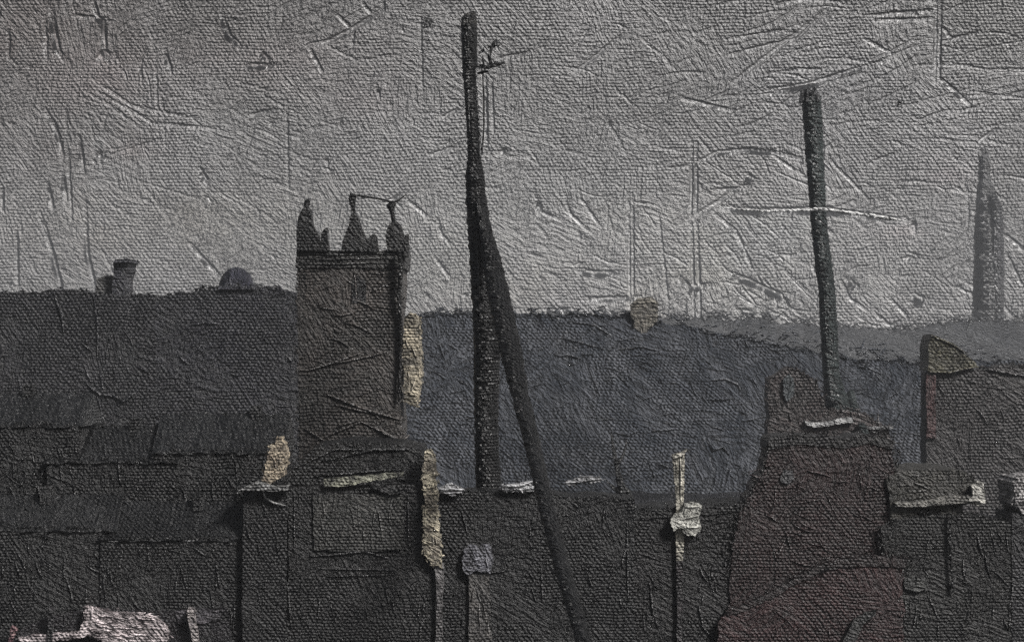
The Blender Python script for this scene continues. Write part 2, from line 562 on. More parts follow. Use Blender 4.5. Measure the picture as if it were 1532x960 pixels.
for cell, amp_ in ((90, .5), (40, .35), (16, .25)):
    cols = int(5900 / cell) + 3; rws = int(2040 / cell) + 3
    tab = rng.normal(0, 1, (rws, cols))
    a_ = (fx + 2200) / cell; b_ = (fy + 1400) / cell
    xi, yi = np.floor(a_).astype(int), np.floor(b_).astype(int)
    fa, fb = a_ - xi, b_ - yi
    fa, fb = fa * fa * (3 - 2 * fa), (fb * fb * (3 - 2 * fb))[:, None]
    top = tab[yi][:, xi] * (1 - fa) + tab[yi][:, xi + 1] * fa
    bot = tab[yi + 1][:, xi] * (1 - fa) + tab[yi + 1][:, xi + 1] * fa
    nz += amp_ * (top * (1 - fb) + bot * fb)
for (cx, cy, rx, ry, c, s) in SKY_TONES:
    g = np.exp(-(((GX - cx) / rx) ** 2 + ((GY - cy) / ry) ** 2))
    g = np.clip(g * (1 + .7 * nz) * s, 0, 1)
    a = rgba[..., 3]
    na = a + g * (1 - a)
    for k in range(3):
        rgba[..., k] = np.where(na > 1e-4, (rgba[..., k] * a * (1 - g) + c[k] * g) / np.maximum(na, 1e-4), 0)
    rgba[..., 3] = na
pb = me.attributes.new('paint_body', 'FLOAT', 'POINT')
pb.data.foreach_set('value', BODY.reshape(-1).astype(np.float32))
ca = me.color_attributes.new('sky_tone', 'FLOAT_COLOR', 'POINT')
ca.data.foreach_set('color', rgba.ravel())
me.materials.append(mat('sky_paint', (.270, .267, .264), SKYD, (.362, .358, .358), rough=.38, gain=.9, weave=.8, var=.25, spec=.7, vscale=.35, attr='sky_tone', body='paint_body'))
so = bpy.data.objects.new('sky', me)
COL.objects.link(so)
so.location = (0, SKYD, 0)
so['kind'] = 'structure'

# ------------------------------------------------------------------ ground and hill
bm = bmesh.new()
gxs = np.concatenate([[-1090, -600, -300], np.arange(-180, 180, 1.7), [300, 600, 1090]])
gys = np.concatenate([[-25, 60, 110], np.arange(140, 334, 1.5), [360, 420, 600, 1000, 1525]])
bump_ = rng.normal(0, 1, (len(gys), len(gxs)))
for _ in range(1):
    bump_ = (bump_ + np.roll(bump_, 1, 1) + np.roll(bump_, -1, 1) + .4 * np.roll(bump_, 1, 0)) / 2.4
gv = [[bm.verts.new((x, y, (0.34 * float(bump_[j, i]) if -180 < x < 180 and 140 < y < 333 else 0))) for i, x in enumerate(gxs)] for j, y in enumerate(gys)]
for j in range(len(gys) - 1):
    for i in range(len(gxs) - 1):
        bm.faces.new((gv[j][i], gv[j][i + 1], gv[j + 1][i + 1], gv[j + 1][i]))
g = link('ground', bm, mat('dark_earth', (.020, .020, .023), 230, (.034, .034, .038), gain=3.0, uy=0.0, vy=.085))
g['kind'] = 'structure'

prof = [(-800, 500), (0, 500), (300, 490), (600, 475), (625, 469), (720, 466), (800, 470), (940, 470), (985, 482), (1040, 490), (1110, 504), (1170, 516), (1260, 534), (1390, 542), (1440, 536), (1532, 540), (2300, 545)]
xs = np.arange(-800, 2300, 5.0)
crest = np.interp(xs, [p[0] for p in prof], [p[1] for p in prof]) + np.convolve(rng.normal(0, 2.6, len(xs)), np.ones(3) / 3, 'same')
bm = bmesh.new()
rows = []
nr = 22
HD0, HD1 = 321.0, 335.0
for r in range(nr + 6):
    t = r / nr
    row = []
    for x, cy in zip(xs, crest):
        zt = P(0, cy, HD1).z
        if t <= 1:
            d = HD0 + (HD1 - HD0) * t
            z = -0.5 + (zt + .5) * t + (random.gauss(0, .22) if 0 < t < 1 else 0)
            X = (x - 766) / F * d
        else:
            d = HD1 + (r - nr) * 60
            z = max(-.5, zt * (1 - (r - nr) / 5.0) ** .8 - .2) if r - nr < 5 else -.5
            X = (x - 766) / F * HD1
        row.append(bm.verts.new((X, d, z)))
    rows.append(row)
for a, b in zip(rows, rows[1:]):
    for i in range(len(xs) - 1):
        bm.faces.new((a[i], a[i + 1], b[i + 1], b[i]))
def hill_point(x, y):
    zt = P(0, np.interp(x, xs, crest), HD1).z
    k = (HY - y) / F
    tt_ = (CAMZ + k * HD0 + .5) / ((zt + .5) - k * (HD1 - HD0))
    return HD0 + (HD1 - HD0) * tt_
def hill_ridge(pts, wd):
    pts = dense(pts, 5)
    n = len(pts)
    path = []
    for i, (x, y) in enumerate(pts):
        path.append((x, y, hill_point(x, y) - .15, wd * (.25 + .75 * math.sin(math.pi * min(.97, max(.03, i / max(1, n - 1))))) * random.uniform(.7, 1.2)))
    n0 = len(bm.faces)
    tube(bm, path, 6, .12)
    bm.faces.ensure_lookup_table()
    for f in bm.faces[n0:]:
        f.material_index = 1
for pts, wd in (([(850, 480), (890, 486), (920, 505)], 1.6), ([(840, 505), (870, 512), (905, 522)], 1.8), ([(925, 522), (960, 518), (985, 524)], 2.2), ([(835, 533), (850, 530), (870, 536)], 2), ([(905, 570), (940, 548)], 1.5),
                ([(1050, 570), (1085, 566), (1105, 575), (1108, 585)], 2.2), ([(1050, 598), (1100, 596)], 1.8), ([(915, 646), (940, 650), (962, 640)], 2), ([(975, 644), (1010, 642)], 1.8), ([(1110, 630), (1145, 622)], 1.6),
                ([(970, 690), (980, 712), (990, 700)], 1.8), ([(1058, 660), (1068, 672), (1082, 668), (1092, 680)], 2.4), ([(838, 690), (848, 700)], 2), ([(1280, 520), (1330, 524)], 1.8), ([(1290, 545), (1320, 560)], 1.8), ([(1320, 600), (1345, 585)], 1.6)):
    hill_ridge(pts, wd)
for _ in range(170):
    x, y = random.uniform(640, 1390), random.uniform(498, 700)
    a_ = math.radians(random.gauss(-15, 40)); l_ = random.uniform(8, 34)
    hill_ridge([(x, y), (x + math.cos(a_) * l_ * .5, y - math.sin(a_) * l_ * .5 + random.uniform(-2, 2)), (x + math.cos(a_) * l_, y - math.sin(a_) * l_)], random.uniform(.7, 1.5))
for _ in range(420):
    x = random.uniform(628, 1500)
    y = float(np.interp(x, xs, crest)) + random.gauss(1, 4 if x < 980 else 9)
    l_ = random.uniform(5, 16); a_ = random.gauss(0, .35)
    n0 = len(bm.faces)
    tube(bm, [(x - l_ * .5, y + l_ * .5 * a_, HD1 - .3, .4), (x, y, HD1 - .3, random.uniform(.9, 2)), (x + l_ * .5, y - l_ * .5 * a_, HD1 - .3, .4)], 6, .2)
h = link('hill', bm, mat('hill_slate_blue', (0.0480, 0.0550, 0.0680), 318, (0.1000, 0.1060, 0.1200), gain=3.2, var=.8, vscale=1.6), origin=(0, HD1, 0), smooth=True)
h['kind'] = 'structure'

prof2 = [(-800, 512), (560, 505), (800, 482), (930, 470), (1040, 474), (1130, 478), (1240, 486), (1340, 492), (1400, 486), (1460, 478), (1532, 482), (1700, 500), (2300, 512)]
xs2 = np.arange(-800, 2300, 7.0)
crest2 = np.interp(xs2, [p[0] for p in prof2], [p[1] for p in prof2]) + rng.normal(0, 2.2, len(xs2))
bm = bmesh.new()
rows = []
for r in range(16):
    t = r / 12
    row = []
    for x, cy in zip(xs2, crest2):
        zt = P(0, cy, 1000).z
        d = 900 + 100 * min(t, 1) + max(0, r - 12) * 90
        z = -.5 + (zt + .5) * t + (random.gauss(0, .5) if 0 < t < 1 else 0) if t <= 1 else (zt * (1 - (r - 12) / 3.2) if r < 15 else -.5)
        row.append(bm.verts.new(((x - 766) / F * (d if t <= 1 else 1000), d, z)))
    rows.append(row)
for a, b in zip(rows, rows[1:]):
    for i in range(len(xs2) - 1):
        bm.faces.new((a[i], a[i + 1], b[i + 1], b[i]))
for _ in range(300):
    x = random.uniform(900, 1600)
    y = float(np.interp(x, xs2, crest2)) + random.gauss(0, 5)
    l_ = random.uniform(5, 18)
    tube(bm, [(x - l_ * .5, y + random.gauss(0, 2), 998, .4), (x, y, 998, random.uniform(.9, 2.2)), (x + l_ * .5, y + random.gauss(0, 2), 998, .4)], 6, .2)
h2 = link('far_hill', bm, mat('far_hill_haze_grey', (0.0880, 0.0910, 0.0970), 950, (0.1350, 0.1370, 0.1410), gain=2.2, var=.5), origin=(0, 1000, 0), smooth=True)  # the fade towards the sky is put into this pale grey
h2['kind'] = 'structure'

# ------------------------------------------------------------------ left: mill, domed hall, terraces
D = 260
t = thing('mill_building', 'long dark mill with a stubby chimney on its roof, far left skyline', 'mill', base(110, D, 30))
bm = bmesh.new()
prism(bm, [(-160, 446), (-60, 440), (0, 437), (60, 438), (75, 433), (120, 436), (146, 440), (200, 441), (232, 441), (234, 700), (234, ground_y(D)), (-160, ground_y(D))], D, 34, 2.4)
dabs(bm, 0, 450, 230, 700, D, 26, (.9, 2.0), (12, 50), (60, 170))
ridge(bm, [(80, 436), (92, 470), (96, 500)], D, 1.8)
ridge(bm, [(139, 440), (146, 481), (146, 540)], D, 1.6)
ridge(bm, [(168, 590), (185, 600), (205, 585)], D, 3)
ridge(bm, [(130, 575), (150, 590), (172, 592)], D, 2)
ridge(bm, [(110, 615), (130, 640)], D, 1.8)
feather(bm, [(0, 437), (60, 438), (75, 433), (120, 436), (146, 440), (200, 441), (232, 441)], D, 70, lift=0.1)
link('wall', bm, mat('sooty_mill', (0.0102, 0.0102, 0.0122), D, (0.0166, 0.0160, 0.0192)), t)
bm = bmesh.new()
prism(bm, [(170, 400), (169, 393), (175, 389), (193, 389), (191, 404), (186, 418), (184, 446), (168, 446)], D + 3, 6, 1.2, 2.5)
prism(bm, [(172, 388), (194, 387), (194, 392), (171, 393)], D + 2.5, 7, .6, 2.5)
link('chimney', bm, mat('chimney_dark', (.022, .022, .028), D, (.034, .033, .042)), t)
bm = bmesh.new()
prism(bm, [(144, 417), (156, 412), (167, 412), (169, 448), (144, 448)], D + 4, 8, 1.6, 3)
link('stair_head', bm, mat('stair_head_grey', (.060, .058, .056), D, (.10, .098, .095)), t)

D = 260.06
t = thing('domed_building', 'dark hall with a low rounded dome, directly left of the church tower', 'hall', base(340, D, 26))
bm = bmesh.new()
prism(bm, [(226, 448), (250, 441), (292, 437), (302, 431), (330, 429), (382, 428), (408, 428), (424, 436), (446, 441), (470, 444), (470, ground_y(D)), (226, ground_y(D))], D, 26, 1.4)
dabs(bm, 230, 470, 440, 700, D, 26, (.9, 1.8), (10, 40), (0, 180))
feather(bm, [(228, 446), (250, 441), (292, 437), (302, 431), (330, 429), (382, 428), (408, 428), (424, 436), (446, 441)], D, 70, lift=0.1)
link('wall', bm, mat('sooty_hall', (0.0109, 0.0109, 0.0141), D, (0.0160, 0.0160, 0.0218)), t)
bm = bmesh.new()
c = P(354, 431, D + 8)
R = px(27, D)
rings = []
for i in range(8):
    a = i / 7 * math.pi / 2
    rings.append([bm.verts.new(c + Vector((math.cos(g) * R * math.cos(a) * random.uniform(.97, 1.03), math.sin(g) * R * math.cos(a), R * 1.2 * math.sin(a)))) for g in np.linspace(0, 2 * math.pi, 28, endpoint=False)])
for a, b in zip(rings, rings[1:]):
    for k in range(28):
        bm.faces.new((a[k], a[(k + 1) % 28], b[(k + 1) % 28], b[k]))
link('dome', bm, mat('dome_slate', (.022, .022, .032), D, (.032, .032, .044)), t, smooth=True)
bm = bmesh.new()
prism(bm, [(328, 428), (380, 428), (382, 433), (326, 433)], D - .3, 14, .6)
link('drum', bm, mat('drum_slate', (.022, .022, .03), D, (.03, .03, .04)), t)

terr = [  # x0, x1, eave, top, d, depth, label
    (-60, 118, 636, 590, 147.5, 8, 'dark terraced house at the left edge, just below the long mill'),
    (70, 262, 690, 640, 147.2, 8, 'dark terraced house with its roof below the stubby mill chimney'),
    (232, 420, 676, 622, 147.35, 8, 'dark house below the rounded dome with a broad plain roof'),
    (-80, 170, 792, 742, 143.3, 3.4, 'low dark house above the pinkish white roof patch, at the left edge'),
    (150, 372, 806, 752, 143.2, 3.4, 'low dark house right behind the white post, left of the small cream turret'),
]
for (x0, x1, ye, yt, D, dep, lab) in terr:
    t = thing('terraced_house', lab, 'house', base((x0 + x1) / 2, D, dep), 'dark terraced houses on the left')
    wm_ = mat('soot_brick', (0.0030, 0.0030, 0.0031), D, (0.0049, 0.0046, 0.0047))
    rm_ = mat('soot_slate', (0.0066, 0.0069, 0.0074), D, (0.0104, 0.0106, 0.0112), gain=.7)
    wl, rf = gable_house(t, D, dep, x0, x1, ye, yt, ground_y(D) + 2, wm_, rm_, amp=1.6)
    cx = x0 + (x1 - x0) * random.uniform(.45, .8)
    bm = bmesh.new()
    prism(bm, rect(cx, yt - 15, cx + 15, yt + 12), D + dep / 2 - .6, 1.2, .8)
    ch = link('chimney', bm, wm_, t)

# ------------------------------------------------------------------ church tower
D = 160
t = thing('church_tower', 'square stone church tower with ragged pinnacles, left of the tallest chimney', 'church tower', base(525, D, 9))
stone = mat('tower_stone', (0.0352, 0.0320, 0.0289), D, (0.0705, 0.0607, 0.0542), gain=1.15)
dark = mat('tower_dark_stone', (0.0084, 0.0084, 0.0084), D, (0.0168, 0.0161, 0.0154), gain=1.2)
bm = bmesh.new()
prism(bm, [(445, 398), (470, 396), (520, 395), (575, 397), (601, 399), (600, 430), (597, 470), (600, 530), (598, 600), (600, 660), (612, 700), (612, ground_y(D)), (447, ground_y(D)), (447, 560), (444, 450)], D, 9, 1.2)
for pts, ww in (([(455, 555), (490, 545), (540, 528)], 2.2), ([(462, 548), (520, 540), (598, 522)], 1.8), ([(490, 590), (540, 610), (600, 628)], 2.4), ([(500, 605), (560, 618)], 1.8),
                ([(470, 660), (540, 630), (560, 640)], 2), ([(480, 675), (600, 655)], 2), ([(560, 640), (600, 660), (612, 650)], 3), ([(455, 640), (490, 662)], 2), ([(540, 660), (606, 668)], 2),
                ([(597, 430), (598, 520), (597, 600)], 1.7), ([(530, 400), (534, 450)], 1.4), ([(450, 690), (500, 655)], 2.0)):
    ridge(bm, pts, D, ww)
dabs(bm, 450, 405, 596, 700, D, 46, (.7, 1.6), (10, 45), (-20, 40))
feather(bm, [(445, 398), (444, 450), (447, 560), (447, 690)], D, 60)
feather(bm, [(601, 399), (600, 430), (598, 500), (600, 600), (603, 660)], D, 50)
link('shaft', bm, stone, t)
bm = bmesh.new()
prism(bm, [(443, 372), (470, 376), (505, 374), (545, 376), (580, 374), (606, 372), (604, 400), (443, 400)], D - .1, 9.3, 1.8)
for yy in (380, 387, 394):
    ridge(bm, [(448, yy), (500, yy + 1), (560, yy - 1), (598, yy + 1)], D - .1, 1.3)
feather(bm, [(443, 400), (520, 397), (604, 400)], D - .05, 60, 8)
link('parapet', bm, mat('parapet_stone', (.020, .020, .019), D, (.042, .040, .037), gain=1.2), t)
def pinnacle(outl, d, depth, fin):
    bm = bmesh.new()
    prism(bm, outl, d, depth, 1.0, 2.5)
    p = link('pinnacle', bm, dark, t)
    bm = bmesh.new()
    tube(bm, fin, 8, .2)
    link('finial', bm, dark, p)
pinnacle([(444, 376), (443, 345), (446, 325), (453, 312), (459, 306), (464, 314), (466, 330), (470, 342), (476, 352), (480, 376)], D - .3, 1.6, [(458, 310, D + .3, 3), (459, 305, D + .3, 5), (460, 301, D + .3, 4), (462, 298, D + .3, 1)])
pinnacle([(510, 376), (514, 356), (521, 338), (524, 322), (531, 318), (536, 326), (541, 342), (548, 356), (552, 376)], D - .3, 1.6, [(530, 322, D + .3, 3), (528, 308, D + .3, 4), (527, 298, D + .3, 6), (528, 292, D + .3, 5)])
pinnacle([(580, 376), (577, 360), (578, 344), (583, 334), (592, 330), (600, 338), (604, 352), (607, 376)], D - .3, 1.8, [(589, 334, D + .3, 3), (587, 318, D + .3, 3.4), (584, 308, D + .3, 6), (590, 302, D + .3, 4)])
for outl in ([(478, 376), (480, 352), (484, 343), (489, 340), (490, 358), (492, 376)], [(549, 376), (551, 356), (557, 350), (563, 352), (566, 376)], [(604, 376), (606, 352), (611, 350), (612, 372), (611, 384), (604, 384)]):
    bm = bmesh.new()
    prism(bm, outl, D - .3, 1.2, .8, 2.5)
    link('merlon', bm, dark, t)
bm = bmesh.new()
tube(bm, [(x + random.uniform(-.4, .4), y + random.uniform(-.6, .6), D + .2, r) for x, y, d_, r in dense([(523, 291, 0, 2.0), (545, 294, 0, 1.6), (570, 298, 0, 1.6), (590, 303, 0, 1.8), (600, 297, 0, 1.3), (608, 291, 0, .8)], 4)], 7, .2)
link('tie_bar', bm, dark, t)
bm = bmesh.new()
tube(bm, dense([(596, 375, D - .6, 3.5), (600, 395, D - .6, 4.2), (599, 415, D - .5, 3.5), (596, 440, D - .4, 3), (600, 480, D - .3, 2.2), (599, 540, D - .3, 2), (598, 600, D - .3, 1.5)], 6), 8, .25)
link('drainpipe', bm, dark, t)
bm = bmesh.new()
prism(bm, [(526, 425), (530, 417), (538, 414), (545, 418), (548, 428), (547, 452), (527, 453)], D - .05, .25, .8, 2.5)
link('belfry_opening', bm, mat('belfry_dark', (.010, .010, .011), D, (.016, .016, .017)), t)
bm = bmesh.new()
prism(bm, [(605, 484), (611, 468), (620, 470), (628, 480), (628, 520), (631, 560), (628, 580), (624, 606), (604, 600), (601, 540)], D + .6, 4, 3.4, 2.6)
dabs(bm, 606, 485, 628, 600, D + .6, 14, (.9, 1.8), (8, 22), (60, 120))
feather(bm, [(605, 484), (611, 468), (620, 470), (628, 480), (629, 540), (628, 580), (624, 606), (604, 600)], D + .8, 50, 5, ln=(4, 11))
o = link('stair_turret', bm, mat('cream_stone', (0.1250, 0.1125, 0.0875), D, (0.6250, 0.5500, 0.4125), gain=1.2, vscale=3), t)
o['label'] = 'pale cream stone stair turret'

# ------------------------------------------------------------------ church hall in front of the tower
D = 143
t = thing('church_hall', 'dark stone hall with a grey wall panel, in front of the church tower', 'hall', base(530, D, 12))
bm = bmesh.new()
prism(bm, [(430, 728), (520, 726), (642, 724), (640, 800), (652, 840), (652, ground_y(D)), (426, ground_y(D)), (432, 840)], D, 12, 1.4)
for pts, ww in (([(462, 832), (500, 829), (545, 824), (580, 834)], 2.0), ([(470, 850), (600, 852)], 1.5), ([(490, 862), (600, 858)], 1.5), ([(440, 740), (441, 830)], 1.4), ([(430, 870), (436, 940)], 2.2), ([(610, 740), (612, 820)], 1.5)):
    ridge(bm, pts, D, ww)
dabs(bm, 440, 870, 645, 958, D, 22, (.8, 1.5), (10, 34), (60, 120))
link('wall', bm, mat('hall_stone', (0.0037, 0.0034, 0.0034), D, (0.0059, 0.0054, 0.0054)), t)
bm = bmesh.new()
prism(bm, [(468, 742), (520, 738), (602, 740), (604, 784), (600, 822), (540, 824), (470, 822)], D - .12, .3, 1.6)
dabs(bm, 472, 744, 600, 820, D - .12, 14, (.8, 1.5), (14, 46), (80, 100))
link('wall_panel', bm, mat('panel_grey', (0.0300, 0.0300, 0.0270), D, (0.0540, 0.0525, 0.0480), vscale=2), t)
bm = bmesh.new()
e = [(424, 728), (440, 700), (470, 668), (520, 660), (590, 664), (630, 672), (646, 726)]
prism(bm, e, D + 1.2, 9, 1.8)
for pts, ww in (([(440, 700), (500, 672), (560, 645)], 2), ([(480, 690), (560, 672), (610, 650)], 2.2), ([(560, 640), (590, 650), (612, 648), (606, 662)], 2.4), ([(470, 712), (560, 704), (600, 702)], 1.8), ([(500, 690), (540, 668)], 1.6)):
    ridge(bm, [(min(max(x, 440), 636), max(y, 672)) for x, y in pts], D + 1.2, ww)
feather(bm, [(424, 728), (440, 700), (470, 668), (520, 660), (590, 664), (630, 672)], D + 1.2, 60)
link('roof', bm, mat('hall_slate', (0.0050, 0.0050, 0.0050), D, (0.0095, 0.0092, 0.0089), gain=1.4), t)
bm = bmesh.new()
prism(bm, [(484, 716), (520, 713), (560, 710), (604, 706), (602, 712), (560, 718), (520, 727), (486, 728)], D - .25, .5, 1.4, 2.5)
link('eave', bm, mat('eave_pale', (0.0300, 0.0300, 0.0240), D, (0.3600, 0.3600, 0.2800), vscale=4), t)
bm = bmesh.new()
prism(bm, [(560, 722), (590, 728), (600, 738), (585, 740), (556, 730)], D - .3, .4, 1.0, 2.5)
link('gutter', bm, dark, t)

D = 142.6
t = thing('stone_pillar', 'tall narrow cream pillar at the right corner of the church hall', 'pillar', base(648, D, 1.4))
cream = mat('cream_pillar', (0.1920, 0.1680, 0.1320), D, (0.7440, 0.6720, 0.5040), gain=1.3, vscale=3)
bm = bmesh.new()
prism(bm, [(636, 690), (640, 700), (652, 700), (654, 740), (657, 790), (661, 832), (662, 850), (648, 846), (634, 830), (634, 780), (636, 740), (630, 716)], D, 1.2, 3.2, 2.6)
dabs(bm, 636, 702, 658, 836, D, 22, (.8, 1.6), (6, 18), (-20, 110))
feather(bm, [(634, 700), (634, 780), (634, 830), (648, 846), (661, 832), (657, 790), (654, 740), (652, 700)], D, 60, reach=4, ln=(4, 10))
link('shaft', bm, cream, t)
bm = bmesh.new()
prism(bm, [(637, 702), (634, 684), (637, 673), (644, 671), (651, 680), (653, 702)], D + .15, .8, 1.0, 2.4)
link('cap', bm, cream, t)
bm = bmesh.new()
prism(bm, [(649, 840), (663, 846), (664, 880), (661, 910), (662, ground_y(D)), (650, ground_y(D)), (654, 900), (652, 870)], D + .1, 1.0, 1.6, 2.8)
link('foot', bm, mat('pillar_foot_grey', (.07, .065, .065), D, (.20, .19, .19), vscale=3), t)

# ------------------------------------------------------------------ small cream turret on its ledge, left of the hall
D = 142.6
t = thing('turret_house', 'narrow dark house carrying a small cream pointed turret, left of the church hall', 'house', base(398, D, 8))
bm = bmesh.new()
prism(bm, [(364, 732), (395, 728), (430, 730), (428, ground_y(D)), (362, ground_y(D))], D + .2, 8, 1.4)
dabs(bm, 366, 740, 426, 955, D + .2, 12, (.8, 1.6), (10, 40), (70, 120))
link('wall', bm, mat('turret_wall', (0.0039, 0.0036, 0.0039), D, (0.0058, 0.0056, 0.0058)), t)
bm = bmesh.new()
prism(bm, [(391, 718), (397, 700), (399, 684), (405, 668), (414, 655), (420, 654), (427, 672), (429, 696), (425, 712), (404, 724)], D, 2.2, 2.8, 2.4)
dabs(bm, 398, 676, 426, 716, D, 12, (.8, 1.6), (6, 18), (40, 110))
feather(bm, [(391, 718), (397, 700), (405, 668), (414, 655), (427, 672), (429, 696), (404, 724)], D + .2, 40, 4, ln=(4, 10))
o = link('turret', bm, mat('cream_turret', (0.1500, 0.1187, 0.0875), D, (0.5750, 0.4875, 0.3625), gain=1.3, vscale=4), t)
bm = bmesh.new()
prism(bm, [(356, 733), (372, 726), (384, 720), (396, 722), (412, 728), (430, 726), (431, 733), (410, 735), (380, 734)], D - .4, 1.6, 1.0, 2.4)
ridge(bm, [(392, 732), (397, 745), (410, 752), (428, 756)], D + .1, 2)
link('ledge', bm, mat('ledge_grey', (0.0300, 0.0300, 0.0300), D, (0.4200, 0.4200, 0.4100), vscale=5), t)

# ------------------------------------------------------------------ tallest chimney with raking flue
D = 150
t = thing('factory_chimney', 'tallest black chimney with a raking flue at its foot, in the centre', 'chimney', base(729, D))
soot = mat('chimney_soot', (0.0062, 0.0062, 0.0062), D, (0.0130, 0.0125, 0.0125), gain=1.3, rough=.38)
prof = [(25, 690, 712), (60, 690, 715), (110, 692, 712), (160, 696, 716), (230, 700, 718), (260, 697, 724), (300, 697, 728), (350, 700, 736), (400, 703, 741), (450, 706, 746), (520, 709, 750), (600, 709, 745), (680, 711, 747), (750, 712, 751), (ground_y(D), 710, 756)]
bm = bmesh.new()
path = dense([((a + b) / 2, y, D, (b - a) / 2) for y, a, b in prof], 3)
path = [(x + random.uniform(-.5, .5), y, d_, r + random.uniform(-.9, .9)) for x, y, d_, r in path]
tube(bm, path, 22, .05)
for pts, ww in (([(712, 130), (716, 180), (720, 225)], 1.4), ([(700, 140), (703, 200)], 1.3), ([(703, 262), (720, 268)], 2.5), ([(713, 340), (716, 420), (735, 440)], 1.6)):
    ridge(bm, pts, D - px(19, D) * .9, ww)
link('shaft', bm, soot, t)
bm = bmesh.new()
tube(bm, [(701, 40, D, 12.5), (702, 30, D, 12), (705, 25, D, 9), (708, 20, D, 4.5), (709, 17, D, 2)], 14, .12)
link('cap', bm, mat('cap_brown', (.016, .015, .013), D, (.030, .028, .025)), t)
bm = bmesh.new()
pl = dense([(716, 300, D - .6, 8), (728, 350, D - 1.2, 10), (740, 410, D - 3, 15), (752, 470, D - 6, 17), (766, 530, D - 9, 16), (778, 590, D - 12, 13), (798, 670, D - 17, 12), (818, 760, D - 23, 12), (842, 850, D - 29, 12), (868, 940, D - 34, 12), (888, 1010, D - 38, 12)], 3)
tube(bm, [(x + random.uniform(-.8, .8), y, d_, r) for x, y, d_, r in ((x, y, d_, r + random.uniform(-.9, .9)) for x, y, d_, r in pl)], 14, .06)
link('raking_flue', bm, mat('flue_soot', (0.0056, 0.0056, 0.0058), 135, (0.0098, 0.0095, 0.0098), gain=1.2, rough=.4), t)
bm = bmesh.new()
for pts in ([(712, 98, D - .5, 2.4), (728, 101, D - .8, 3.4), (742, 96, D - 1, 3.6), (756, 94, D - 1, 1)], [(724, 102, D - .8, 2.2), (722, 84, D - .7, 1.4)], [(735, 100, D - .9, 3), (732, 84, D - .8, 2.2), (738, 66, D - .7, 2.4), (742, 60, D - .6, 1)],
            [(730, 70, D - .7, 2.6), (748, 68, D - .7, 1)], [(714, 110, D - .4, 2), (730, 107, D - .5, 1.6)], [(725, 74, D - .6, 2), (716, 80, D - .5, 1.4)]):
    tube(bm, dense(pts, 3), 7, .3)
link('bracket', bm, soot, t)
bm = bmesh.new()
tube(bm, dense([(722, 106, D - .6, 1.1), (724, 150, D - .6, 1.2), (724, 190, D - .6, 1.4), (721, 232, D - .6, 1.1)], 5), 7, .2)
link('ladder_rail', bm, soot, t)

# ------------------------------------------------------------------ low works behind copings whitened as lit ridges
D = 145
t = thing('works_building', 'low black works building with broken highlight-white copings, at the foot of the tallest chimney', 'works', base(800, D, 5))
bm = bmesh.new()
prism(bm, [(655, 738), (700, 736), (760, 736), (808, 738), (860, 744), (905, 742), (950, 748), (950, ground_y(D) + 2), (655, ground_y(D) + 2)], D + .2, 5, 1.4)
for pts, ww in (([(690, 855), (720, 858), (760, 853)], 1.8), ([(938, 780), (940, 900)], 1.6), ([(810, 845), (812, 900)], 1.4), ([(690, 760), (700, 800)], 1.5)):
    ridge(bm, pts, D + .2, ww)
dabs(bm, 665, 750, 945, 955, D + .2, 40, (.7, 1.6), (10, 40), (40, 140))
feather(bm, [(655, 738), (700, 736), (760, 736), (808, 738), (860, 744), (905, 742), (950, 748)], D + .2, 70)
link('wall', bm, mat('works_soot', (0.0026, 0.0026, 0.0029), D, (0.0041, 0.0041, 0.0046)), t)
white = mat('coping_lit_white', (0.2800, 0.2800, 0.2900), D, (0.8400, 0.8400, 0.8500), gain=1.3, vscale=5)  # pale coping, with the lit ridge highlight put into the white
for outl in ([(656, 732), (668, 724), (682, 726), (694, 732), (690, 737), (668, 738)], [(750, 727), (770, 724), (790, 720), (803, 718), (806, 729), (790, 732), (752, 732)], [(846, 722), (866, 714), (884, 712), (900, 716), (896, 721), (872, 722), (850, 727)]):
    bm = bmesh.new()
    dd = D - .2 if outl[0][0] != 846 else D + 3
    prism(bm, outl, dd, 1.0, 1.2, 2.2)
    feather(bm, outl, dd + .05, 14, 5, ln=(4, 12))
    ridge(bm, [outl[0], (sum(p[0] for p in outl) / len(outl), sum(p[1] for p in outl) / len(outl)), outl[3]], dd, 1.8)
    link('coping', bm, white if outl[0][0] != 846 else mat('coping_lit_grey', (0.0600, 0.0600, 0.0650), D, (0.5000, 0.5000, 0.5100), vscale=5), t)

D = 145.0
t = thing('gate_pillar', 'grey pillar with a pale block on top, between the cream pillar and the raking flue', 'pillar', base(716, D, 1))
bm = bmesh.new()
prism(bm, [(700, 858), (732, 857), (734, 900), (736, ground_y(D)), (700, ground_y(D)), (702, 900)], D, 1.4, 1.6)
dabs(bm, 703, 862, 732, 958, D, 10, (.8, 1.4), (12, 34), (80, 100))
link('shaft', bm, mat('gate_grey', (0.0473, 0.0446, 0.0432), D, (0.1148, 0.1080, 0.1013), vscale=4), t)
bm = bmesh.new()
prism(bm, [(692, 850), (694, 822), (704, 814), (716, 818), (733, 814), (738, 832), (734, 858), (712, 854), (700, 860)], D - .15, 1.7, 2.2, 2.6)
dabs(bm, 694, 822, 736, 854, D - .15, 10, (.8, 1.5), (8, 22), (0, 120))
link('cap', bm, mat('gate_cap_pale', (0.0625, 0.0625, 0.0725), D, (0.2125, 0.2125, 0.2438), vscale=5), t)

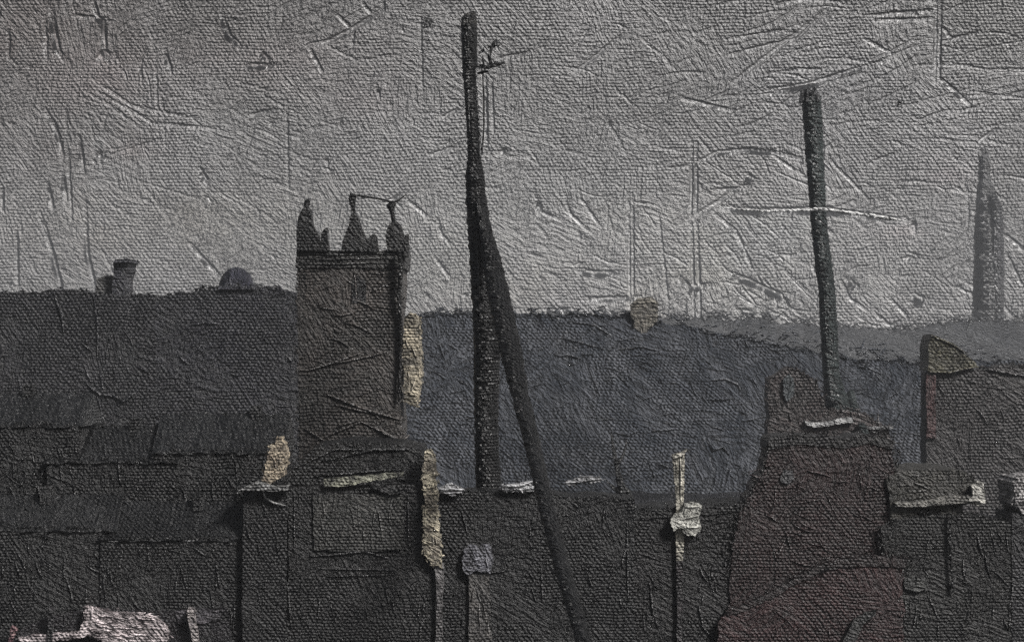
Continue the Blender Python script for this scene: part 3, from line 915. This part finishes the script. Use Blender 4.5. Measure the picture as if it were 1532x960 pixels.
D = 145.62
t = thing('dark_shed', 'black low shed with a purple tinge, right behind the signpost with a white panel', 'shed', base(1030, D, 8))
bm = bmesh.new()
prism(bm, [(925, 776), (960, 772), (1000, 770), (1060, 766), (1110, 760), (1160, 764), (1160, ground_y(D)), (925, ground_y(D))], D, 6, 2.6)
dabs(bm, 952, 822, 1156, 956, D, 34, (.7, 1.6), (10, 40), (60, 160))
ridge(bm, [(972, 868), (976, 910), (985, 940)], D, 1.7)
ridge(bm, [(1045, 905), (1052, 935)], D, 1.8)
link('wall', bm, mat('shed_black', (0.0034, 0.0031, 0.0033), D, (0.0052, 0.0044, 0.0049)), t)
bm = bmesh.new()
prism(bm, [(922, 770), (960, 764), (1000, 762), (1060, 758), (1112, 752), (1164, 756), (1164, 768), (1110, 764), (1060, 770), (1000, 774), (922, 780)], D - .06, 7, 2.4)
feather(bm, [(940, 768), (1000, 762), (1060, 758), (1112, 754), (1164, 758)], D, 110, reach=10)
link('roof', bm, mat('shed_roof', (0.0032, 0.0032, 0.0033), D, (0.0046, 0.0045, 0.0049)), t)

# ------------------------------------------------------------------ signpost
D = 145.35
t = thing('signpost', 'slim cream post with a ragged white panel, in front of the low black shed', 'signpost', base(1016, D))
bm = bmesh.new()
prism(bm, [(1006, 680), (1024, 676), (1024, 720), (1023, 760), (1024, 800), (1022, 838), (1012, 838), (1011, 800), (1011, 740), (1008, 712)], D, .5, 1.2, 2.6)
ridge(bm, [(1018, 682), (1019, 750)], D, 1.5)
link('post', bm, mat('post_cream', (0.1840, 0.1725, 0.1437), D, (0.7130, 0.6785, 0.5750), gain=1.3, vscale=4), t)
bm = bmesh.new()
prism(bm, [(1012, 838), (1022, 838), (1021, 900), (1021, ground_y(D)), (1013, ground_y(D)), (1013, 900)], D + .02, .45, 1.2, 2.6)
link('base', bm, mat('post_base_dark', (.008, .007, .008), D, (.026, .020, .022), vscale=4), t)
bm = bmesh.new()
prism(bm, [(1006, 682), (1024, 675), (1029, 672), (1024, 680), (1008, 686)], D - .15, 1.1, .5, 2)
link('cap', bm, mat('cap_cream', (.3, .28, .24), D, (.5, .48, .42), vscale=4), t)
bm = bmesh.new()
prism(bm, [(1003, 776), (1008, 768), (1020, 766), (1024, 752), (1038, 750), (1050, 756), (1046, 772), (1049, 790), (1040, 802), (1028, 800), (1020, 790), (1008, 794)], D - .35, .4, 2.4, 2.4)
for pts in ([(1026, 759), (1046, 757)], [(1026, 775), (1044, 771)], [(1027, 789), (1044, 788)]):
    ridge(bm, pts, D - .35, 1.6)
link('panel', bm, mat('panel_white', (0.3000, 0.3000, 0.2700), D, (0.8000, 0.7900, 0.7200), gain=1.5, vscale=6), t)

# ------------------------------------------------------------------ second chimney with boiler house
D = 297
t = thing('factory_chimney', 'slightly leaning grey chimney behind the brown boiler house, right of centre', 'chimney', base(1247, D))
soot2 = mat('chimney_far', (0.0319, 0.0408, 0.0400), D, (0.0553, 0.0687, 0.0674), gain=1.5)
prof = [(146, 1199, 1228), (160, 1200, 1229), (200, 1203, 1231), (250, 1207, 1232), (300, 1211, 1235), (340, 1213, 1238), (400, 1219, 1246), (430, 1224, 1250), (500, 1227, 1254), (560, 1231, 1256), (590, 1232, 1266), (615, 1232, 1282), (660, 1234, 1290), (ground_y(D), 1234, 1290)]
bm = bmesh.new()
tube(bm, [(x + random.uniform(-.7, .7), y, d_, r) for x, y, d_, r in dense([((a + b) / 2, y, D, (b - a) / 2 + random.uniform(-.8, .8)) for y, a, b in prof], 3)], 18, .07)
link('shaft', bm, soot2, t)
bm = bmesh.new()
for i, xx in enumerate(np.linspace(1200, 1224, 7)):
    prism(bm, [(xx - 2.0, 152), (xx - 1.5 + random.uniform(-1, 3), 126 + random.uniform(0, 16)), (xx + 2.2, 132 + random.uniform(0, 12)), (xx + 2.4, 152)], D - 1.5 + (i % 2), 2.2, .6, 3)
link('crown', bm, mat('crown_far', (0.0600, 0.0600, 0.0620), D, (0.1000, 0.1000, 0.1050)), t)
bm = bmesh.new()
tube(bm, [(x + random.uniform(-.8, .8), y, d_, r) for x, y, d_, r in dense([(1272, 588, D - 6, 6), (1282, 620, D - 14, 6), (1290, 640, D - 26.5, 6.5), (1312, 690, D - 29, 6.5), (1330, 720, D - 31, 6)], 6)], 9, .12)
ridge(bm, [(1284, 648), (1292, 664), (1300, 684)], D - 30.5, 2.6)
link('raking_flue', bm, soot2, t)

D = 272
t = thing('boiler_house', 'reddish brown boiler house with a white ledge, in front of the leaning grey chimney', 'boiler house', base(1230, D, 20))
bm = bmesh.new()
prism(bm, [(1150, 566), (1166, 558), (1180, 548), (1196, 556), (1222, 572), (1234, 612), (1290, 618), (1330, 640), (1335, ground_y(D)), (1150, ground_y(D))], D, 4, 2.4)
dabs(bm, 1156, 600, 1326, 700, D, 22, (.8, 1.7), (10, 40), (0, 180))
feather(bm, [(1150, 640), (1150, 566), (1166, 558), (1180, 548), (1196, 556), (1222, 572), (1234, 612), (1290, 618), (1330, 640)], D, 90, reach=8)
link('wall', bm, mat('brown_brick', (0.0340, 0.0280, 0.0270), D, (0.0560, 0.0430, 0.0410), gain=1.3, vscale=2), t)
bm = bmesh.new()
prism(bm, [(1204, 629), (1216, 632), (1240, 630), (1262, 624), (1274, 624), (1277, 632), (1262, 633), (1240, 637), (1218, 639), (1206, 635)], D - .5, 2, 1.0, 2.4)
link('ledge', bm, mat('ledge_white', (0.2400, 0.2400, 0.2400), D, (0.6600, 0.6600, 0.6500), vscale=5), t)
bm = bmesh.new()
prism(bm, [(1290, 637), (1310, 638), (1336, 637), (1337, 641), (1308, 642), (1290, 641)], D - .5, 2, .6, 2.4)
link('ledge', bm, mat('ledge_grey_thin', (.10, .10, .10), D, (.24, .24, .24), vscale=5), t)
bm = bmesh.new()
prism(bm, [(1172, 566), (1180, 558), (1188, 566), (1189, 590), (1178, 600), (1171, 588)], D - .3, .5, 1.6, 2.6)
link('window', bm, mat('window_bluegrey', (.06, .07, .075), D, (.10, .115, .12), vscale=3), t)

# ------------------------------------------------------------------ third chimney, far off; haze fade put partly into its pale colour
D = 1250
t = thing('factory_chimney', 'faint broad chimney with haze painted into its grey, at the right edge', 'chimney', base(1478, D))
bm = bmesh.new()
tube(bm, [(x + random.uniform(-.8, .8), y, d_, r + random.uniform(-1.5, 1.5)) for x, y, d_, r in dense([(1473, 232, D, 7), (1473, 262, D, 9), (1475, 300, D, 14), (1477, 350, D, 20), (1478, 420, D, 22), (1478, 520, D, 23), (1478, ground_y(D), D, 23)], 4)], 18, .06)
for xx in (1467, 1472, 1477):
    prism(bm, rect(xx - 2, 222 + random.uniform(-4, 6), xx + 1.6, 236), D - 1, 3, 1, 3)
link('shaft', bm, mat('far_brick_hazed', (0.1050, 0.1050, 0.1050), D, (0.1500, 0.1500, 0.1520), gain=1.3), t)
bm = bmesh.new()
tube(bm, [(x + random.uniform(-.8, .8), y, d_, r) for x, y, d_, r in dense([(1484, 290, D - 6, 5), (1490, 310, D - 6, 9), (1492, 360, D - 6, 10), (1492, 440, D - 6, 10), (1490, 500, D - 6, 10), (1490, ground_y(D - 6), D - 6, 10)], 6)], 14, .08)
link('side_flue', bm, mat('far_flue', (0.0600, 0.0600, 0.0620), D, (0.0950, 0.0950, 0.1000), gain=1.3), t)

# ------------------------------------------------------------------ right hand houses
D = 280
t = thing('gabled_house', 'brown house with a small olive gable pointing right, below the faint chimney', 'house', base(1470, D, 18))
bm = bmesh.new()
prism(bm, [(1386, 556), (1420, 558), (1462, 552), (1500, 545), (1560, 548), (1560, ground_y(D)), (1386, ground_y(D))], D, 4, 1.8)
dabs(bm, 1392, 566, 1530, 700, D, 26, (.8, 1.7), (10, 40), (-60, 60))
ridge(bm, [(1475, 538 + 14), (1500, 556), (1532, 562)], D, 2.2)
feather(bm, [(1386, 640), (1386, 556), (1420, 558), (1462, 552), (1500, 545), (1540, 548)], D, 70, reach=7)
link('wall', bm, mat('house_grey_brown', (.034, .031, .031), D, (.052, .048, .048), gain=1.3), t)
bm = bmesh.new()
prism(bm, [(1388, 555), (1389, 520), (1394, 500), (1412, 508), (1436, 522), (1462, 546), (1440, 553), (1412, 556)], D - .3, 6, 1.4, 2.6)
ridge(bm, [(1394, 502), (1425, 515), (1448, 530)], D - .3, 1.6)
ridge(bm, [(1388, 556), (1420, 557), (1440, 552), (1464, 548)], D - .3, 2)
o = link('gable', bm, mat('olive_gable', (.042, .038, .022), D, (.085, .078, .045), gain=1.4, vscale=2), t)
bm = bmesh.new()
prism(bm, rect(1386, 560, 1400, 655), D - .35, .8, 1.6, 3)
link('red_pilaster', bm, mat('pilaster_red', (.060, .026, .026), D, (.085, .040, .038), gain=1.3), t)

D = 145.3
t = thing('pale_house', 'low olive grey house with a bright white end wall, near the right edge', 'house', base(1400, D, 8))
bm = bmesh.new()
prism(bm, [(1326, 716), (1345, 704), (1400, 700), (1440, 704), (1458, 716), (1458, 752), (1440, 756), (1460, ground_y(D)), (1330, ground_y(D)), (1332, 752)], D, 8, 1.8)
dabs(bm, 1336, 708, 1452, 744, D, 14, (.8, 1.6), (10, 40), (-10, 20))
link('wall', bm, mat('wall_olive_grey', (0.0338, 0.0323, 0.0277), D, (0.0600, 0.0570, 0.0495), vscale=2), t)
bm = bmesh.new()
prism(bm, [(1338, 752), (1380, 750), (1420, 741), (1458, 740), (1476, 746), (1474, 754), (1440, 752), (1400, 756), (1360, 758), (1340, 757)], D - .4, 1.4, 1.0, 2.4)
link('ledge', bm, mat('ledge_olive', (0.0500, 0.0490, 0.0440), D, (0.2700, 0.2600, 0.2350), vscale=4), t)
bm = bmesh.new()
prism(bm, [(1453, 726), (1462, 719), (1472, 722), (1475, 738), (1474, 752), (1462, 756), (1448, 750), (1456, 742)], D - .5, 2.2, 1.8, 2.2)
ridge(bm, [(1446, 750), (1460, 748), (1472, 752)], D - .5, 2.4)
link('end_wall', bm, mat('end_white', (0.1600, 0.1550, 0.1400), D, (0.7800, 0.7600, 0.6900), gain=1.4, vscale=5), t)

D = 145
t = thing('pale_cottage', 'pale cottage cut by the right edge of the photo, showing only a white wall corner', 'cottage', base(1545, D, 5))
bm = bmesh.new()
prism(bm, [(1516, 722), (1524, 714), (1545, 712), (1580, 714), (1580, 768), (1530, 768), (1518, 756), (1520, 740)], D, 5, 2.2, 2.4)
dabs(bm, 1518, 718, 1560, 764, D, 12, (.8, 1.8), (6, 18), (0, 180))
feather(bm, [(1516, 722), (1524, 714), (1540, 712)], D + .1, 16, 5, ln=(4, 10))
feather(bm, [(1517, 724), (1520, 740), (1518, 756), (1530, 768)], D + .1, 16, 5, ln=(4, 10))
link('wall', bm, mat('cottage_white', (0.1000, 0.0970, 0.0970), D, (0.6800, 0.6500, 0.6400), gain=1.4, vscale=5), t)
bm = bmesh.new()
prism(bm, rect(1514, 767, 1582, ground_y(D)), D + .1, 5, 1.6)
link('plinth', bm, mat('plinth_grey', (0.0132, 0.0126, 0.0144), D, (0.0204, 0.0198, 0.0216)), t)

D = 145.1
t = thing('brick_house', 'dark red brick house with a slanting roof edge, at the bottom right', 'house', base(1220, D, 9))
bm = bmesh.new()
prism(bm, [(1092, 912), (1130, 900), (1168, 882), (1200, 862), (1240, 848), (1300, 842), (1352, 846), (1352, ground_y(D)), (1070, ground_y(D)), (1075, 930)], D, 5, 2.4)
dabs(bm, 1100, 915, 1345, 957, D, 18, (.8, 1.7), (10, 36), (30, 120))
link('wall', bm, mat('dark_red_brick', (0.0212, 0.0073, 0.0073), D, (0.0353, 0.0121, 0.0121), vscale=2), t)
bm = bmesh.new()
prism(bm, [(1086, 914), (1128, 898), (1166, 878), (1200, 856), (1240, 838), (1300, 832), (1356, 836), (1354, 848), (1300, 846), (1240, 852), (1200, 868), (1168, 888), (1130, 906), (1090, 920)], D - .08, 5.2, 2.4)
ridge(bm, [(1236, 868 - 22), (1246, 872 - 30), (1254, 862 - 28)], D - .5, 2.2)
feather(bm, [(1086, 914), (1128, 898), (1166, 878), (1200, 856), (1240, 838), (1300, 832), (1356, 836)], D, 120, reach=12)
link('roof', bm, mat('dark_red_roof', (0.0105, 0.0047, 0.0046), D, (0.0163, 0.0074, 0.0071), vscale=2), t)
bm = bmesh.new()
prism(bm, [(1262, 956), (1278, 926), (1296, 915), (1312, 912), (1310, 920), (1298, 926), (1284, 950), (1276, 970), (1260, 970)], D - .4, .5, 1.0, 2.4)
link('downpipe', bm, mat('pipe_dark', (.012, .012, .012), D, (.03, .029, .028)), t)

D = 145.15
t = thing('grey_house', 'dark grey brown house with a thin black drainpipe, filling the bottom right corner', 'house', base(1450, D, 10))
bm = bmesh.new()
prism(bm, [(1318, 790), (1345, 776), (1400, 768), (1470, 772), (1500, 780), (1600, 776), (1600, ground_y(D)), (1330, ground_y(D)), (1326, 860)], D, 4.2, 2.4)
dabs(bm, 1335, 785, 1530, 956, D, 50, (.7, 1.7), (10, 40), (50, 130))
ridge(bm, [(1462, 800), (1470, 830)], D, 1.6)
feather(bm, [(1326, 860), (1318, 790), (1345, 776), (1400, 768), (1470, 772), (1500, 780), (1540, 778)], D, 80, reach=8)
link('wall', bm, mat('corner_grey_brown', (0.0054, 0.0050, 0.0046), D, (0.0083, 0.0079, 0.0071), vscale=2), t)
bm = bmesh.new()
tube(bm, dense([(1421, 770, D - .2, 1.8), (1422, 830, D - .2, 1.9), (1426, 885, D - .2, 1.7)], 6), 8, .2)
link('drainpipe', bm, mat('pipe_black', (.006, .006, .006), D, (.010, .010, .010)), t)
bm = bmesh.new()
prism(bm, [(1352, 868), (1366, 860), (1384, 866), (1386, 880), (1372, 886), (1354, 880)], D - .15, .3, 1.8, 2.4)
link('window', bm, mat('window_smoky', (.035, .036, .034), D, (.06, .06, .056), vscale=3), t)

# middle dark-brown mass between the shed and the pale house
D = 145.5
t = thing('brown_house', 'plain brown house between the signpost and the olive grey house', 'house', base(1240, D, 10))
bm = bmesh.new()
prism(bm, [(1088, ground_y(D)), (1092, 860), (1098, 800), (1110, 762), (1130, 726), (1146, 700), (1152, 664), (1200, 658), (1262, 664), (1300, 656), (1336, 668), (1338, 720), (1340, ground_y(D))], D, 4.5, 3.2)
dabs(bm, 1112, 690, 1324, 850, D, 46, (.7, 1.7), (10, 44), (-20, 170))
link('wall', bm, mat('brown_house_brick', (0.0158, 0.0072, 0.0071), D, (0.0256, 0.0117, 0.0115), vscale=2), t)
bm = bmesh.new()
prism(bm, [(1150, 672), (1153, 656), (1200, 650), (1262, 657), (1300, 649), (1338, 660), (1336, 672), (1300, 662), (1262, 671), (1200, 664)], D - .06, 5, 2.2)
feather(bm, [(1092, 860), (1098, 800), (1110, 762), (1130, 726), (1146, 700), (1152, 656), (1200, 650), (1262, 657), (1300, 649), (1338, 660), (1340, 720)], D, 200, reach=13)
link('roof', bm, mat('brown_house_roof', (0.0100, 0.0089, 0.0089), D, (0.0152, 0.0130, 0.0130)), t)
bm = bmesh.new()
prism(bm, [(1168, 712), (1174, 702), (1186, 703), (1188, 716), (1180, 724), (1170, 722)], D - .1, .2, 1.4, 2.4)
link('window', bm, mat('window_dull', (.05, .05, .052), D, (.08, .08, .084), vscale=3), t)

# pale house on the far skyline
D = 337
t = thing('farmhouse', 'tiny pale farmhouse on the skyline of the blue hill', 'house', base(965, D, 8))
bm = bmesh.new()
prism(bm, [(945, 456), (956, 450), (975, 448), (984, 458), (984, 480), (972, 490), (962, 502), (948, 490)], D - 3.2, 3, 3.2, 2.6)
link('wall', bm, mat('farmhouse_pale', (0.0850, 0.0800, 0.0700), D, (0.2200, 0.2000, 0.1650), gain=1.3, vscale=3), t)
bm = bmesh.new()
prism(bm, [(942, 457), (955, 446), (976, 444), (987, 457), (976, 452), (956, 454)], D - 3.3, 3.2, 1.6, 2.6)
link('roof', bm, mat('farmhouse_roof', (0.1200, 0.1100, 0.0900), D, (0.2500, 0.2300, 0.1900)), t)

# dead shrub (small wiggly stroke right of the flue)
D = 205
bm = bmesh.new()
for pts in ([(936, 800, D, 4), (934, 760, D, 4), (930, 730, D, 6), (924, 705, D, 4), (918, 672, D, 3), (914, 645, D, 1)], [(932, 742, D, 4), (920, 730, D, 3), (908, 720, D, 1)], [(930, 725, D, 3), (942, 738, D, 4), (948, 746, D, 1)], [(922, 700, D, 2), (934, 676, D, 2), (938, 655, D, .8)],
            [(936, 800, D, 4), (936, ground_y(D), D, 5)]):
    tube(bm, dense(pts, 4), 7, .3)
tag(link('dead_shrub', bm, mat('shrub_dark', (.022, .022, .022), D, (.06, .06, .06), vscale=4), origin=base(936, D)), 'bare leaning dead shrub right of the raking flue', 'shrub')

# ------------------------------------------------------------------ bottom left: wash house with pale roof, posts
D = 142.4
t = thing('wash_house', 'low dark wash house with a pinkish white patch of roof, at the bottom left', 'shed', base(180, D, 6))
bm = bmesh.new()
prism(bm, [(20, 946), (60, 926), (120, 912), (128, 908), (250, 914), (340, 908), (346, 960), (346, ground_y(D)), (0, ground_y(D)), (8, 960)], D + .5, 6, 2.0)
dabs(bm, 30, 930, 120, 958, D + .5, 14, (.8, 1.8), (8, 26), (-20, 20))
dabs(bm, 250, 915, 340, 956, D + .5, 14, (.8, 1.8), (8, 22), (30, 120))
link('wall', bm, mat('wash_wall', (0.0077, 0.0064, 0.0083), D, (0.0144, 0.0122, 0.0150), vscale=3), t)
bm = bmesh.new()
prism(bm, [(128, 908), (140, 910), (160, 914), (190, 918), (222, 922), (244, 932), (252, 946), (248, 976), (158, 976), (152, 956), (132, 950), (110, 956), (70, 958), (30, 962), (26, 954), (48, 949), (84, 946), (118, 944), (124, 930)], D, 4, 2.6, 2.4)
for k in range(70):
    x, y = random.uniform(130, 222), random.uniform(916, 957)
    ridge(bm, [(x, y), (x + random.uniform(6, 20), y + random.uniform(-4, 4))], D, random.uniform(.8, 1.8))
feather(bm, [(128, 908), (160, 914), (222, 922), (246, 934), (254, 950)], D + .1, 40, 6, ln=(4, 14))
feather(bm, [(122, 926), (132, 946), (150, 954)], D + .1, 20, 6, ln=(4, 14))
o = link('roof', bm, mat('roof_pinkwhite', (.10, .082, .085), D, (0.8600, 0.7600, 0.7600), gain=1.5, vscale=4), t)
o['label'] = 'pinkish white roof patch'
bm = bmesh.new()
prism(bm, [(262, 914), (300, 910), (326, 912), (330, 926), (300, 934), (268, 932)], D + .42, .3, 2.4, 2.2)
link('window', bm, mat('wash_window', (.03, .028, .034), D, (.10, .09, .10), vscale=4), t)
D = 142.3
for (x0, x1, y0, lean, cm, lab) in ((281, 291, 908, 6, ((.20, .18, .18), (.55, .50, .48)), 'thin white post right of the pinkish white roof patch'),
                                    (16, 23, 936, -5, ((.10, .04, .05), (.42, .28, .28)), 'thin reddish post at the bottom left edge'),
                                    (72, 80, 908, -2, ((.008, .008, .008), (.05, .045, .05)), 'thin black post left of the pinkish white roof patch')):
    t = thing('fence_post', lab, 'post', base((x0 + x1) / 2, D), 'posts by the wash house')
    bm = bmesh.new()
    yb = ground_y(D)
    prism(bm, [(x0 - 1, y0 + 8), (x1, y0 + 6), (x1 + lean, 960), (x1 + lean, yb), (x0 + lean, yb), (x0 + lean + 1, 960)], D, .35, .9, 2.4)
    link('shaft', bm, mat('post_paint', cm[0], D, cm[1], gain=1.4, vscale=5), t)
    bm = bmesh.new()
    prism(bm, [(x0 - 2, y0 + 9), (x0 + 1, y0), (x1 - 1, y0 + 2), (x1 + 2, y0 + 7)], D - .05, .45, .5, 2)
    link('cap', bm, mat('post_cap', cm[0], D, cm[1], gain=1.4, vscale=5), t)

# ------------------------------------------------------------------ raised paint ridge and paint flecks, modelled as wire and birds
D = 291
bm = bmesh.new()
tube(bm, [(x + random.uniform(-.5, .5), y + random.uniform(-.5, .5), D, r * 1.05 * random.uniform(.75, 1.2)) for x, y, d_, r in
          dense([(1060, 309, D, .7), (1140, 316, D, 1.5), (1190, 315, D, 1.9), (1232, 313, D, 2.5), (1290, 321, D, 2.7), (1325, 326, D, 3.2), (1356, 331, D, .8)], 4)], 8, .2)
tag(link('raised_paint_ridge', bm, mat('paint_ridge_pale', (.50, .50, .49), D, (.7, .7, .69), gain=.35), origin=P(1230, 313, D)), 'pale raised ridge of paint crossing the leaning grey chimney', 'paint_ridge')  # stands for a thick paint ridge; its bright top is in the colour

def fleck(cx, cy, d, s, lab, cols):  # dark paint flecks, modelled with small wings
    bm = bmesh.new()
    tube(bm, [(cx - 3.2 * s, cy + 2.6 * s, d, .5 * s), (cx - 1.4 * s, cy + 1 * s, d, 1.5 * s), (cx + .3 * s, cy - .4 * s, d, 1.7 * s), (cx + 1.8 * s, cy - 1.8 * s, d, 1.1 * s), (cx + 2.8 * s, cy - 2.6 * s, d, .3 * s)], 8, .1)
    for sg in (1, -1):
        a = [(cx - 1.2 * s, cy + .6 * s, 0), (cx + 1.1 * s, cy - 1.2 * s, 0), (cx - .6 * s, cy - 3.4 * s, sg * 2.6), (cx - 2.6 * s, cy - 2.2 * s, sg * 4.2)]
        v = [bm.verts.new(P(x, y, d) + Vector((0, px(q * s, d), 0))) for x, y, q in a]
        v2 = [bm.verts.new(k.co + Vector((0, 0, px(.5 * s, d)))) for k in v]
        bm.faces.new(v); bm.faces.new(list(reversed(v2)))
        for i in range(4):
            bm.faces.new((v[i], v2[i], v2[(i + 1) % 4], v[(i + 1) % 4]))
    tag(link('fleck', bm, mat('fleck_dark', cols, d, gain=.5), origin=P(cx, cy, d)), lab, 'fleck', 'paint flecks in the sky')
fleck(1346, 155, 250, 1.15, 'tiny black bird high between the leaning chimney and the right edge', (.008, .008, .008))
fleck(641, 36, 420, 2.4, 'dark grey bird just left of the top of the tallest chimney', (.02, .02, .02))
